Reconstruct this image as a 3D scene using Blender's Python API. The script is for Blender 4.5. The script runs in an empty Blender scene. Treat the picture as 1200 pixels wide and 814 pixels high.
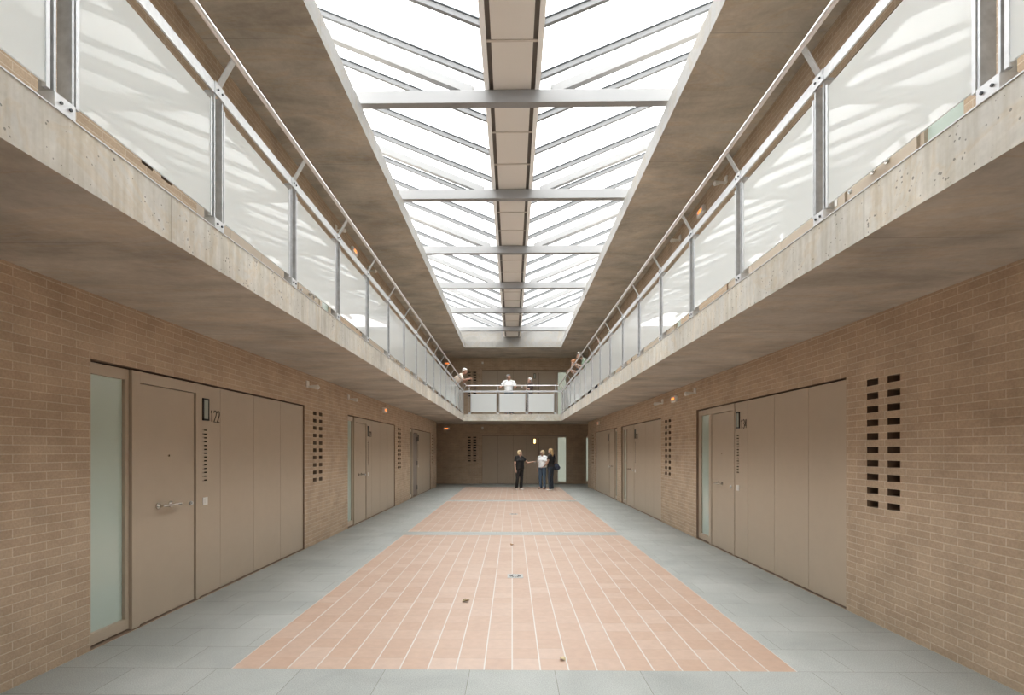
import bpy, bmesh, math, random
from mathutils import Vector, Matrix
random.seed(7)
S = bpy.context.scene
COL = S.collection
R = math.radians

# ------------------------------------------------------------------ camera, world, exposure
cam_d = bpy.data.cameras.new('camera'); cam = bpy.data.objects.new('camera', cam_d); COL.objects.link(cam)
S.camera = cam
cam_d.sensor_fit = 'HORIZONTAL'; cam_d.sensor_width = 36.0; cam_d.lens = 18.0
cam.location = (0, 0, 1.6)
YAW = 0.82
cam.rotation_euler = (R(90), 0, R(YAW))
cam_d.shift_x = (600 - (600.2 - 600*math.tan(R(YAW))))/1200.0
cam_d.shift_y = (527.7 - 407)/1200.0
cam_d.clip_start = 0.05; cam_d.clip_end = 500

W = bpy.data.worlds.new('overcast_sky'); S.world = W; W.use_nodes = True
wn = W.node_tree; wn.nodes.clear()
wo = wn.nodes.new('ShaderNodeOutputWorld'); wb = wn.nodes.new('ShaderNodeBackground')
wt = wn.nodes.new('ShaderNodeTexCoord'); ws = wn.nodes.new('ShaderNodeSeparateXYZ'); wr = wn.nodes.new('ShaderNodeValToRGB')
wn.links.new(wt.outputs['Generated'], ws.inputs[0]); wn.links.new(ws.outputs['Z'], wr.inputs[0])
wg = wn.nodes.new('ShaderNodeMath'); wg.operation = 'MULTIPLY_ADD'; wg.inputs[1].default_value = -.30; wg.inputs[2].default_value = 1.0
wn.links.new(ws.outputs['X'], wg.inputs[0]); wn.links.new(wg.outputs[0], wb.inputs[1])      # sky brighter on the left, where the veiled sun stands
wn.links.new(wr.outputs[0], wb.inputs[0]); wn.links.new(wb.outputs[0], wo.inputs[0])
wr.color_ramp.elements[0].position = 0.0; wr.color_ramp.elements[0].color = (0.25, 0.26, 0.275, 1)
_e = wr.color_ramp.elements.new(.35); _e.color = (.66, .67, .68, 1)
wr.color_ramp.elements[1].position = 0.6; wr.color_ramp.elements[1].color = (1.0, 0.985, 0.965, 1)
wb.inputs[1].default_value = 1.0
S.view_settings.view_transform = 'Standard'; S.view_settings.look = 'None'
S.view_settings.gamma = 1.0; S.view_settings.use_curve_mapping = False
S.view_settings.exposure = 3.1
S.cycles.max_bounces = 14; S.cycles.diffuse_bounces = 12; S.cycles.glossy_bounces = 4
S.cycles.transmission_bounces = 6; S.cycles.transparent_max_bounces = 16
S.cycles.sample_clamp_indirect = 6.0
S.cycles.use_denoising = True

# ------------------------------------------------------------------ materials
def mat(name):
    m = bpy.data.materials.new(name); m.use_nodes = True
    nt = m.node_tree; b = nt.nodes['Principled BSDF']
    return m, nt, b
def N(nt, t, **k):
    n = nt.nodes.new(t)
    for a, v in k.items():
        if a.startswith('i_'): n.inputs[int(a[2:])].default_value = v
        else: setattr(n, a, v)
    return n
def ramp(nt, src, stops):
    r = N(nt, 'ShaderNodeValToRGB')
    e = r.color_ramp.elements
    e[0].position, e[0].color = stops[0][0], (*stops[0][1], 1)
    e[1].position, e[1].color = stops[-1][0], (*stops[-1][1], 1)
    for p, c in stops[1:-1]:
        x = e.new(p); x.color = (*c, 1)
    nt.links.new(src, r.inputs[0]); return r.outputs[0]
def mixc(nt, mode, fac, a, b):
    m = N(nt, 'ShaderNodeMix', data_type='RGBA', blend_type=mode)
    for sock, v in ((m.inputs[0], fac), (m.inputs[6], a), (m.inputs[7], b)):
        if hasattr(v, 'default_value') or hasattr(v, 'links'): nt.links.new(v, sock)
        elif isinstance(v, (int, float)): sock.default_value = v
        else: sock.default_value = (*v, 1)
    return m.outputs[2]
def mathn(nt, op, a, b=None):
    m = N(nt, 'ShaderNodeMath', operation=op)
    for i, v in enumerate((a, b)):
        if v is None: continue
        if isinstance(v, (int, float)): m.inputs[i].default_value = v
        else: nt.links.new(v, m.inputs[i])
    return m.outputs[0]
def noise(nt, vec, scale, detail=4, rough=.55, dist=0):
    n = N(nt, 'ShaderNodeTexNoise'); n.inputs['Scale'].default_value = scale
    n.inputs['Detail'].default_value = detail; n.inputs['Roughness'].default_value = rough
    n.inputs['Distortion'].default_value = dist
    nt.links.new(vec, n.inputs['Vector']); return n.outputs['Fac']
def mapping(nt, vec, scale=(1, 1, 1), loc=(0, 0, 0)):
    m = N(nt, 'ShaderNodeMapping'); m.inputs['Scale'].default_value = scale; m.inputs['Location'].default_value = loc
    nt.links.new(vec, m.inputs[0]); return m.outputs[0]
def objco(nt): return N(nt, 'ShaderNodeTexCoord').outputs['Object']
def plain(name, col, rough=.5, metal=0, spec=.5, var=0.0, vs=6):
    m, nt, b = mat(name)
    b.inputs['Base Color'].default_value = (*col, 1); b.inputs['Roughness'].default_value = rough
    b.inputs['Metallic'].default_value = metal; b.inputs['Specular IOR Level'].default_value = spec
    if var:
        n = noise(nt, objco(nt), vs)
        c = ramp(nt, n, [(.3, tuple(x*(1-var) for x in col)), (.7, tuple(min(1, x*(1+var)) for x in col))])
        nt.links.new(c, b.inputs['Base Color'])
    return m

def brick_mat(name, axis):
    m, nt, b = mat(name); co = objco(nt)
    sp = N(nt, 'ShaderNodeSeparateXYZ'); nt.links.new(co, sp.inputs[0])
    cb = N(nt, 'ShaderNodeCombineXYZ'); nt.links.new(sp.outputs[axis], cb.inputs[0]); nt.links.new(sp.outputs[2], cb.inputs[1])
    t = N(nt, 'ShaderNodeTexBrick'); t.offset = .5
    nt.links.new(cb.outputs[0], t.inputs['Vector'])
    t.inputs['Scale'].default_value = 1; t.inputs['Mortar Size'].default_value = .0045; t.inputs['Mortar Smooth'].default_value = .25
    t.inputs['Brick Width'].default_value = .252; t.inputs['Row Height'].default_value = .063; t.inputs['Bias'].default_value = 0.1
    t.inputs['Color1'].default_value = (.520, .405, .298, 1); t.inputs['Color2'].default_value = (.462, .352, .255, 1)
    t.inputs['Mortar'].default_value = (.60, .51, .395, 1)
    n1 = ramp(nt, noise(nt, co, 3.0, 5), [(.3, (.88, .88, .88)), (.7, (1.1, 1.1, 1.1))])
    n2 = ramp(nt, noise(nt, co, 60, 2), [(.35, (.92, .92, .92)), (.65, (1.06, 1.06, 1.06))])
    c = mixc(nt, 'MULTIPLY', 1.0, t.outputs['Color'], n1); c = mixc(nt, 'MULTIPLY', 1.0, c, n2)
    nt.links.new(c, b.inputs['Base Color']); b.inputs['Roughness'].default_value = .85
    b.inputs['Specular IOR Level'].default_value = .2
    bp = N(nt, 'ShaderNodeBump'); bp.inputs['Strength'].default_value = .5; bp.inputs['Distance'].default_value = .006
    inv = mathn(nt, 'SUBTRACT', 1.0, t.outputs['Fac']); nt.links.new(inv, bp.inputs['Height'])
    nt.links.new(bp.outputs[0], b.inputs['Normal'])
    return m
BRICK_S = brick_mat('brick_side', 1); BRICK_B = brick_mat('brick_back', 0)

def concrete(name, base, pits=False, streak=True, joint=2.44, warm=(1.0, .93, .84), amount=.22):
    m, nt, b = mat(name); co = objco(nt)
    sp = N(nt, 'ShaderNodeSeparateXYZ'); nt.links.new(co, sp.inputs[0])
    a = noise(nt, mapping(nt, co, (.75, 1.15, .6)) if streak else co, 1.3, 7, .62, .3)
    c = ramp(nt, a, [(.28, tuple(x*(1-amount) for x in base)), (.5, base), (.72, tuple(min(1, x*(1+amount)) for x in base))])
    g = ramp(nt, noise(nt, mapping(nt, co, (.45, 1.9, 1), (3, 1, 2)) if streak else mapping(nt, co, (1, 1, 1), (5, 2, 1)), 1.1, 5, .65, 1.2),
             [(.46, (1, 1, 1)), (.505, warm), (.53, (1.04, 1.02, 1)), (.60, (.95, .94, .92)), (.72, (.84, .82, .79))])
    c = mixc(nt, 'MULTIPLY', .9, c, g)
    f = ramp(nt, noise(nt, co, 22, 5, .7), [(.3, (.92, .92, .92)), (.7, (1.05, 1.05, 1.05))]); c = mixc(nt, 'MULTIPLY', 1.0, c, f)
    # formwork joints
    fr = mathn(nt, 'FRACT', mathn(nt, 'DIVIDE', mathn(nt, 'ADD', sp.outputs[1], 2.44*4 - .62), joint))
    ln = mathn(nt, 'LESS_THAN', fr, .0045)
    c = mixc(nt, 'MIX', mathn(nt, 'MULTIPLY', ln, .45), c, tuple(x*.45 for x in base))
    if pits:
        v = N(nt, 'ShaderNodeTexVoronoi'); v.inputs['Scale'].default_value = 34; nt.links.new(co, v.inputs['Vector'])
        nz = noise(nt, co, 4, 3)
        th = mathn(nt, 'MULTIPLY', mathn(nt, 'GREATER_THAN', nz, .46), mathn(nt, 'LESS_THAN', v.outputs['Distance'], mathn(nt, 'MULTIPLY', mathn(nt, 'SUBTRACT', noise(nt, co, 11, 3, .7), .40), 1.1)))
        c = mixc(nt, 'MIX', mathn(nt, 'MULTIPLY', th, .75), c, tuple(x*.25 for x in base))
        dr = noise(nt, mapping(nt, co, (1, 7, .5)), 2.4, 4, .6)
        c = mixc(nt, 'MULTIPLY', .8, c, ramp(nt, dr, [(.4, (1, 1, 1)), (.66, (.80, .77, .70))]))
    nt.links.new(c, b.inputs['Base Color']); b.inputs['Roughness'].default_value = .8
    b.inputs['Specular IOR Level'].default_value = .25
    bp = N(nt, 'ShaderNodeBump'); bp.inputs['Strength'].default_value = .15; bp.inputs['Distance'].default_value = .01
    nt.links.new(a, bp.inputs['Height']); nt.links.new(bp.outputs[0], b.inputs['Normal'])
    return m
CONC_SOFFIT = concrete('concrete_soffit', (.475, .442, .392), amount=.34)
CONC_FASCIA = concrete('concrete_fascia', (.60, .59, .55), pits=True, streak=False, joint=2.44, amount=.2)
CONC_EDGE = concrete('concrete_edge', (.27, .265, .255), streak=False, amount=.1)  # same concrete as the soffit, colour darkened to offset strong sky light

def granite_mat():
    m, nt, b = mat('granite_paving'); co = objco(nt)
    t = N(nt, 'ShaderNodeTexBrick'); t.offset = .5
    nt.links.new(mapping(nt, co, loc=(0.0, -3.324+.4123*20, 0)), t.inputs['Vector'])
    t.inputs['Scale'].default_value = 1; t.inputs['Brick Width'].default_value = .6185; t.inputs['Row Height'].default_value = .4123
    t.inputs['Mortar Size'].default_value = .0022; t.inputs['Mortar Smooth'].default_value = .1; t.inputs['Bias'].default_value = 0
    t.inputs['Color1'].default_value = (.365, .378, .362, 1); t.inputs['Color2'].default_value = (.330, .342, .328, 1)
    t.inputs['Mortar'].default_value = (.19, .19, .155, 1)
    sp = ramp(nt, noise(nt, co, 130, 2, .8), [(.35, (.80, .80, .80)), (.65, (1.18, 1.18, 1.18))])
    bl = ramp(nt, noise(nt, co, 1.3, 5, .6, .6), [(.3, (.86, .87, .86)), (.7, (1.1, 1.1, 1.1))])
    c = mixc(nt, 'MULTIPLY', 1.0, t.outputs['Color'], sp); c = mixc(nt, 'MULTIPLY', 1.0, c, bl)
    nt.links.new(c, b.inputs['Base Color']); b.inputs['Roughness'].default_value = .6
    b.inputs['Specular IOR Level'].default_value = .35
    return m
def terracotta_mat():
    m, nt, b = mat('terracotta_tiles'); co = objco(nt)
    tw, th = .2065, .2042
    sp = N(nt, 'ShaderNodeSeparateXYZ'); nt.links.new(co, sp.inputs[0])
    ux = mathn(nt, 'DIVIDE', mathn(nt, 'ADD', sp.outputs[0], tw*40), tw)
    uy = mathn(nt, 'DIVIDE', mathn(nt, 'ADD', sp.outputs[1], th*40 - 3.735), th)
    # per-column row slip so that cross joints wander a little
    cx = mathn(nt, 'FLOOR', ux); cy = mathn(nt, 'FLOOR', uy)
    cb = N(nt, 'ShaderNodeCombineXYZ'); nt.links.new(cx, cb.inputs[0]); nt.links.new(cy, cb.inputs[1])
    wn_ = N(nt, 'ShaderNodeTexWhiteNoise'); nt.links.new(cb.outputs[0], wn_.inputs['Vector'])
    c = ramp(nt, wn_.outputs['Value'], [(0, (.450, .315, .240)), (.35, (.465, .330, .254)), (.7, (.480, .350, .275)), (1, (.505, .380, .308))])
    c = mixc(nt, 'MULTIPLY', 1.0, c, ramp(nt, noise(nt, co, 14, 4), [(.3, (.94, .94, .94)), (.7, (1.05, 1.05, 1.05))]))
    fx = mathn(nt, 'FRACT', ux); dx = mathn(nt, 'MINIMUM', fx, mathn(nt, 'SUBTRACT', 1.0, fx))
    fy = mathn(nt, 'FRACT', uy); dy = mathn(nt, 'MINIMUM', fy, mathn(nt, 'SUBTRACT', 1.0, fy))
    jy = mathn(nt, 'LESS_THAN', dy, .011); jx = mathn(nt, 'LESS_THAN', dx, .024)
    c = mixc(nt, 'MIX', mathn(nt, 'MULTIPLY', jy, .6), c, (.34, .29, .245))
    c = mixc(nt, 'MIX', jx, c, (.56, .55, .52))
    nt.links.new(c, b.inputs['Base Color']); b.inputs['Roughness'].default_value = .42
    b.inputs['Specular IOR Level'].default_value = .5
    return m
GRANITE = granite_mat(); TERRA = terracotta_mat()
PAINT = plain('taupe_door_paint', (.475, .395, .305), .42, var=.02)
PAINT_D = plain('dark_gap_brown', (.035, .025, .02), .8)
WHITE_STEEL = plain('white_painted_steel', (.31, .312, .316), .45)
GUTTER_GREY = plain('warm_grey_gutter_sheet', (.80, .765, .725), .5)
BAR_DARKENED = plain('white_bar_darkened', (.18, .184, .19), .45)  # glazing bars' white, darkened in colour to offset the sky light on them
DARKGREY = plain('dark_sealant', (.06, .07, .08), .6)
GALV = plain('galvanised_steel', (.55, .57, .59), .42, metal=.75, var=.14, vs=18)
GALV_L = plain('pale_galvanised_steel', (.68, .70, .72), .38, metal=.55, var=.08, vs=25)
TUBE = plain('satin_handrail_tube', (.80, .79, .79), .3, metal=.6)
STEEL = plain('stainless_steel', (.62, .60, .57), .22, metal=1)
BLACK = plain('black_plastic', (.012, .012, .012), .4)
WHITEP = plain('white_plastic', (.80, .79, .76), .35)
LOUVRE = plain('grey_louvre_sheet', (.45, .48, .48), .5)
NUMERAL = plain('dark_bronze_numeral', (.03, .022, .018), .5)

def emis(name, col, st, base=(.8, .8, .8)):
    m, nt, b = mat(name); b.inputs['Base Color'].default_value = (*base, 1)
    b.inputs['Emission Color'].default_value = (*col, 1); b.inputs['Emission Strength'].default_value = st; return m
ORANGE = emis('orange_signal_light', (1.0, .20, .03), .32, (.5, .2, .1))
LAMP_ON = emis('lit_warm_lamp', (1.0, .50, .16), .8, (.9, .8, .6))
LAMP_OFF = plain('unlit_lamp_glass', (.42, .45, .40), .2)

def thin_glass(name, tint, milky, ior, trans=1.0, rough=0.0, tcol=(1, 1, 1)):
    m = bpy.data.materials.new(name); m.use_nodes = True; nt = m.node_tree; nt.nodes.clear()
    out = N(nt, 'ShaderNodeOutputMaterial')
    tr = N(nt, 'ShaderNodeBsdfTransparent'); tr.inputs[0].default_value = (*tcol, 1)
    body = tr.outputs[0]
    if milky > 0:
        df = N(nt, 'ShaderNodeBsdfDiffuse'); df.inputs[0].default_value = (*tint, 1)
        tl = N(nt, 'ShaderNodeBsdfTranslucent'); tl.inputs[0].default_value = (*tint, 1)
        mm = N(nt, 'ShaderNodeMixShader'); mm.inputs[0].default_value = .4
        nt.links.new(df.outputs[0], mm.inputs[1]); nt.links.new(tl.outputs[0], mm.inputs[2])
        m2 = N(nt, 'ShaderNodeMixShader'); m2.inputs[0].default_value = milky
        nt.links.new(body, m2.inputs[1]); nt.links.new(mm.outputs[0], m2.inputs[2]); body = m2.outputs[0]
    gl = N(nt, 'ShaderNodeBsdfGlossy'); gl.inputs['Roughness'].default_value = rough
    fr = N(nt, 'ShaderNodeFresnel'); fr.inputs['IOR'].default_value = ior
    # same reflectance from either side of the pane
    geo = N(nt, 'ShaderNodeNewGeometry')
    flip = N(nt, 'ShaderNodeVectorMath', operation='SCALE'); nt.links.new(geo.outputs['Normal'], flip.inputs[0])
    s = mathn(nt, 'ADD', mathn(nt, 'MULTIPLY', geo.outputs['Backfacing'], 0.0), 1.0); nt.links.new(s, flip.inputs['Scale'])
    lw = N(nt, 'ShaderNodeLayerWeight'); lw.inputs[0].default_value = .5
    # Schlick with facing term
    r0 = ((ior-1)/(ior+1))**2
    p5 = mathn(nt, 'POWER', lw.outputs['Facing'], 5.0)
    fac = mathn(nt, 'ADD', mathn(nt, 'MULTIPLY', p5, 1-r0), r0)
    nt.nodes.remove(fr)
    mx = N(nt, 'ShaderNodeMixShader'); nt.links.new(fac, mx.inputs[0])
    nt.links.new(body, mx.inputs[1]); nt.links.new(gl.outputs[0], mx.inputs[2]); nt.links.new(mx.outputs[0], out.inputs[0])
    return m
ROOF_GLASS = thin_glass('clear_roof_glass', (1, 1, 1), 0, 1.45, tcol=(.97, .98, .98))
RAIL_GLASS = thin_glass('milky_laminated_glass', (.90, .935, .94), .86, 1.40)
def door_glass():
    m, nt, b = mat('frosted_green_glass'); b.inputs['Base Color'].default_value = (.50, .60, .545, 1)
    b.inputs['Roughness'].default_value = .16; b.inputs['IOR'].default_value = 1.5
    b.inputs['Coat Weight'].default_value = .5; b.inputs['Coat Roughness'].default_value = .05
    return m
DOOR_GLASS = door_glass()
LIT_GLASS = emis('glowing_frosted_glass', (.62, .665, .55), .055, (.42, .48, .42)); LIT_GLASS.node_tree.nodes['Principled BSDF'].inputs['Roughness'].default_value = .25  # glow added to the glass, in place of daylight from rooms behind

# ------------------------------------------------------------------ mesh helper
class MB:
    def __init__(s): s.v = []; s.f = []; s.mi = []
    def add(s, vs, fs, mi=0):
        o = len(s.v); s.v += [tuple(v) for v in vs]
        s.f += [tuple(i+o for i in f) for f in fs]; s.mi += [mi]*len(fs); return s
    def box(s, a, b, mi=0):
        x0, x1 = sorted((a[0], b[0])); y0, y1 = sorted((a[1], b[1])); z0, z1 = sorted((a[2], b[2]))
        return s.add([(x0,y0,z0),(x1,y0,z0),(x1,y1,z0),(x0,y1,z0),(x0,y0,z1),(x1,y0,z1),(x1,y1,z1),(x0,y1,z1)],
              [(0,3,2,1),(4,5,6,7),(0,1,5,4),(1,2,6,5),(2,3,7,6),(3,0,4,7)], mi)
    def bar(s, p0, p1, w, h, up=(0, 0, 1), mi=0):       # rectangular bar, w across, h along up
        p0 = Vector(p0); p1 = Vector(p1); d = (p1-p0).normalized(); u = Vector(up)
        a = d.cross(u).normalized(); u2 = a.cross(d).normalized()
        c = []
        for p in (p0, p1):
            for sa, su in ((-1,-1),(1,-1),(1,1),(-1,1)): c.append(p + a*w/2*sa + u2*h/2*su)
        return s.add(c, [(0,1,2,3),(7,6,5,4),(0,4,5,1),(1,5,6,2),(2,6,7,3),(3,7,4,0)], mi)
    def tube(s, p0, p1, r0, r1=None, n=14, mi=0):
        r1 = r0 if r1 is None else r1
        p0 = Vector(p0); p1 = Vector(p1); d = (p1-p0).normalized()
        a = d.orthogonal().normalized(); b = d.cross(a)
        c = []
        for p, r in ((p0, r0), (p1, r1)):
            for i in range(n):
                t = 2*math.pi*i/n; c.append(p + a*r*math.cos(t) + b*r*math.sin(t))
        fs = [(i, (i+1) % n, n+(i+1) % n, n+i) for i in range(n)] + [tuple(range(n-1, -1, -1)), tuple(range(n, 2*n))]
        return s.add(c, fs, mi)
    def ball(s, c, r, rot=None, n=12, m=8, mi=0):
        c = Vector(c); r = (r, r, r) if isinstance(r, (int, float)) else r
        vs = []; rot = rot or Matrix.Identity(3)
        vs.append(c + rot @ Vector((0, 0, r[2])))
        for j in range(1, m):
            ph = math.pi*j/m
            for i in range(n):
                t = 2*math.pi*i/n
                vs.append(c + rot @ Vector((r[0]*math.sin(ph)*math.cos(t), r[1]*math.sin(ph)*math.sin(t), r[2]*math.cos(ph))))
        vs.append(c + rot @ Vector((0, 0, -r[2])))
        fs = [(0, 1+i, 1+(i+1) % n) for i in range(n)]
        for j in range(m-2):
            o = 1+j*n
            fs += [(o+i, o+n+i, o+n+(i+1) % n, o+(i+1) % n) for i in range(n)]
        o = 1+(m-2)*n; L = len(vs)-1
        fs += [(o+i, L, o+(i+1) % n) for i in range(n)]
        return s.add(vs, fs, mi)
    def cap(s, p0, p1, r0, r1=None):
        r1 = r0 if r1 is None else r1
        s.tube(p0, p1, r0, r1); s.ball(p0, r0*.999); s.ball(p1, r1*.999); return s
    def loft(s, pts, rs, right=(1, 0, 0), n=20):
        pts = [Vector(p) for p in pts]; right = Vector(right); vs = []
        for k, p in enumerate(pts):
            d = (pts[min(k+1, len(pts)-1)] - pts[max(k-1, 0)]).normalized()
            fw = d.cross(right).normalized(); rt = fw.cross(d).normalized()
            for i in range(n):
                t = 2*math.pi*i/n; vs.append(p + rt*rs[k][0]*math.cos(t) + fw*rs[k][1]*math.sin(t))
        fs = []
        for k in range(len(pts)-1):
            o = k*n
            fs += [(o+i, o+(i+1) % n, o+n+(i+1) % n, o+n+i) for i in range(n)]
        fs += [tuple(range(n-1, -1, -1)), tuple(range((len(pts)-1)*n, len(pts)*n))]
        return s.add(vs, fs)
    def build(s, name, mats, parent=None, smooth=False, bevel=0):
        me = bpy.data.meshes.new(name)
        off = Vector((0, 0, 0)) if parent is None else parent['_w']if False else WORLD.get(parent, Vector((0, 0, 0)))
        me.from_pydata([tuple(Vector(v)-off) for v in s.v], [], s.f)
        mats = mats if isinstance(mats, (list, tuple)) else [mats]
        for m in mats: me.materials.append(m)
        if len(mats) > 1:
            for p, i in zip(me.polygons, s.mi): p.material_index = i
        bm = bmesh.new(); bm.from_mesh(me); bmesh.ops.recalc_face_normals(bm, faces=bm.faces); bm.to_mesh(me); bm.free()
        if smooth:
            me.shade_smooth()
            try: me.set_sharp_from_angle(angle=R(40))
            except Exception: pass
        o = bpy.data.objects.new(name, me); COL.objects.link(o)
        if parent is not None: o.parent = parent; WORLD[o] = off
        if bevel:
            b = o.modifiers.new('bevel', 'BEVEL'); b.width = bevel; b.segments = 2; b.limit_method = 'ANGLE'
        return o
WORLD = {}
def thing(name, loc, label=None, cat=None, group=None, kind=None):
    o = bpy.data.objects.new(name, None); COL.objects.link(o); o.location = loc; WORLD[o] = Vector(loc)
    o.empty_display_size = .1
    tag(o, label, cat, group, kind); return o
def tag(o, label=None, cat=None, group=None, kind=None):
    if label: o['label'] = label
    if cat: o['category'] = cat
    if group: o['group'] = group
    if kind: o['kind'] = kind
    return o

# ------------------------------------------------------------------ key dimensions
XL, XR = -3.366, 3.356            # side wall faces
YB, YN = 24.7, -7.0               # back and near wall faces
YE = 22.72                        # where the side walls stop (cross corridor)
SOF, GAL = 2.86, 3.142            # gallery slab under / upper side
CEI, ROOF = 6.06, 6.33            # upper ceiling, roof slab top
GXL, GXR, GYF, GYN = -2.06, 2.085, 21.75, -3.0    # gallery edge
OXL, OXR, OYF, OYN = -2.07, 2.114, 22.17, -3.0    # roof opening
XO = 7.6                          # outer end of cross corridor

def plate(P, u0, u1, v0, v1, holes, depth, through=(), mb=None, shade_sheet=False):
    """plate in a (u, d, v) frame: front face at d=0 with holes, reveals, closed back at d=depth"""
    mb = mb or MB()
    us = sorted({u0, u1} | {h[0] for h in holes} | {h[1] for h in holes})
    vs = sorted({v0, v1} | {h[2] for h in holes} | {h[3] for h in holes})
    def inh(u, v): return any(h[0] < u < h[1] and h[2] < v < h[3] for h in holes)
    idx = {}
    def vert(u, v):
        if (u, v) not in idx: idx[(u, v)] = len(mb.v); mb.v.append(P(u, 0, v))
        return idx[(u, v)]
    for i in range(len(us)-1):
        for j in range(len(vs)-1):
            if not inh((us[i]+us[i+1])/2, (vs[j]+vs[j+1])/2):
                mb.f.append((vert(us[i], vs[j]), vert(us[i+1], vs[j]), vert(us[i+1], vs[j+1]), vert(us[i], vs[j+1]))); mb.mi.append(0)
    for k, (a, b, c, e) in enumerate(holes):
        q = [P(a, 0, c), P(b, 0, c), P(b, 0, e), P(a, 0, e), P(a, depth, c), P(b, depth, c), P(b, depth, e), P(a, depth, e)]
        mb.add(q, [(0, 1, 5, 4), (1, 2, 6, 5), (2, 3, 7, 6), (3, 0, 4, 7)], 1)
        if shade_sheet and b-a < .2:
            mb.add([P(a, depth*.6, c), P(b, depth*.6, c), P(b, depth*.6, e), P(a, depth*.6, e)], [(0, 1, 2, 3)], 2)  # black sheet added inside the vent holes to stand in for deep shade
    if through:
        vv = [h for h in through]
        # back with through-holes: reuse grid on the back plane
        us2 = sorted({u0, u1} | {h[0] for h in vv} | {h[1] for h in vv}); vs2 = sorted({v0, v1} | {h[2] for h in vv} | {h[3] for h in vv})
        for i in range(len(us2)-1):
            for j in range(len(vs2)-1):
                um, vm = (us2[i]+us2[i+1])/2, (vs2[j]+vs2[j+1])/2
                if not any(h[0] < um < h[1] and h[2] < vm < h[3] for h in vv):
                    mb.add([P(us2[i], depth, vs2[j]), P(us2[i+1], depth, vs2[j]), P(us2[i+1], depth, vs2[j+1]), P(us2[i], depth, vs2[j+1])], [(0, 1, 2, 3)], 0)
    else:
        mb.add([P(u0, depth, v0), P(u1, depth, v0), P(u1, depth, v1), P(u0, depth, v1)], [(0, 1, 2, 3)], 0)
    q = [P(u0, 0, v0), P(u1, 0, v0), P(u1, 0, v1), P(u0, 0, v1), P(u0, depth, v0), P(u1, depth, v0), P(u1, depth, v1), P(u0, depth, v1)]
    mb.add(q, [(0, 1, 5, 4), (1, 2, 6, 5), (2, 3, 7, 6), (3, 0, 4, 7)], 0)
    return mb

PL = lambda u, d, v: (XL-d, u, v)
PR = lambda u, d, v: (XR+d, u, v)
PB = lambda u, d, v: (u, YB+d, v)
DT = 2.335                        # door opening height
def vent_holes(u0, base, n=10):
    hs = []
    for c in range(2):
        a = u0 + c*.265
        for k in range(n): hs.append((a, a+.15, base+1.071+.126*k, base+1.071+.126*k+.062))
    return hs

# ------------------------------------------------------------------ structure
# entrance units: (P, start, direction, base height, kind of layout)
LAY_L = [.05, .42, .46, .56, 1.37, 1.45, 1.855, 2.62, 3.40, 4.21]
LAY_R = [.10, .50, .55, .66, 1.47, 1.56, 1.98, 2.73, 3.49, 4.18]
LAY_B = [.03, .41, .45, .54, 1.33, 1.42, 1.93, 2.57, 3.31, 4.07]
UNITS = []
left_holes, right_holes, back_holes = [], [], []
for k in range(-1, 3):
    UNITS.append(('L', 4.04+6.4*k, 1, 0, LAY_L, k)); left_holes.append((4.04+6.4*k, 8.25+6.4*k, .004, DT))
    left_holes += vent_holes((2.21 if k == -1 else 8.61+6.4*k), 0) if k != -1 else vent_holes(2.21, 0)
for k in (-1, 0, 1):
    UNITS.append(('R', 9.374+6.4*k, -1, 0, LAY_R, k)); right_holes.append((9.374+6.4*k-4.18, 9.374+6.4*k, .004, DT))
    right_holes += vent_holes(4.477+6.4*k, 0)
UNITS.append(('R', 16.45, 1, 0, LAY_L, 2)); right_holes.append((16.45, 20.66, .004, DT)); right_holes += vent_holes(21.15, 0)
# upper floor: mirrored arrangement
for k in (-1, 0, 1):
    UNITS.append(('L', 9.60+6.4*k, -1, GAL, LAY_R, 10+k)); left_holes.append((9.60+6.4*k-4.18, 9.60+6.4*k, GAL+.004, GAL+DT))
    left_holes += vent_holes(4.60+6.4*k, GAL)
UNITS.append(('L', 16.9, 1, GAL, LAY_L, 13)); left_holes.append((16.9, 21.11, GAL+.004, GAL+DT))
for k in (-1, 0, 1, 2):
    UNITS.append(('R', 3.85+6.4*k, 1, GAL, LAY_L, 20+k)); right_holes.append((3.85+6.4*k, 8.06+6.4*k, GAL+.004, GAL+DT))
    right_holes += vent_holes(8.35+6.4*k, GAL) if k < 2 else []
UNITS.append(('B', 2.62, -1, 0, LAY_B, 30)); UNITS.append(('B', 2.62, -1, GAL, LAY_B, 31))
for b in (0, GAL):
    back_holes.append((2.62-4.07, 2.62, b+.004, b+DT)); back_holes += vent_holes(-2.15, b)
BW = [(3.55, 3.95, .12, 2.24)]
back_holes += BW
DARKB = plain('brick_reveal_darkened', (.24, .17, .12), .9)  # brick darkened in colour for the shade inside the recesses

open_unit = (17.40, 18.21, .004, DT)
o = plate(PL, YN, YE, 0, ROOF, left_holes, .30, through=[(17.40, 18.21, .004, 2.25)], shade_sheet=True).build('wall_left', [BRICK_S, DARKB, BLACK])
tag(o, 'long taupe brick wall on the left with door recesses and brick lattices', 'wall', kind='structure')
o = plate(PR, YN, YE, 0, ROOF, right_holes, .30, shade_sheet=True).build('wall_right', [BRICK_S, DARKB, BLACK])
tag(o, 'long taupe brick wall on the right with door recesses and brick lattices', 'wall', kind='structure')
o = plate(PB, -XO, XO, 0, ROOF, back_holes, .30, shade_sheet=True).build('wall_back', [BRICK_B, DARKB, BLACK])
tag(o, 'shaded brick wall closing the far end of the hall', 'wall', kind='structure')
o = MB().box((-XO, YN-.3, 0), (XO, YN, ROOF)).build('wall_front', BRICK_B); tag(o, 'brick wall behind the camera', 'wall', kind='structure')
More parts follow.
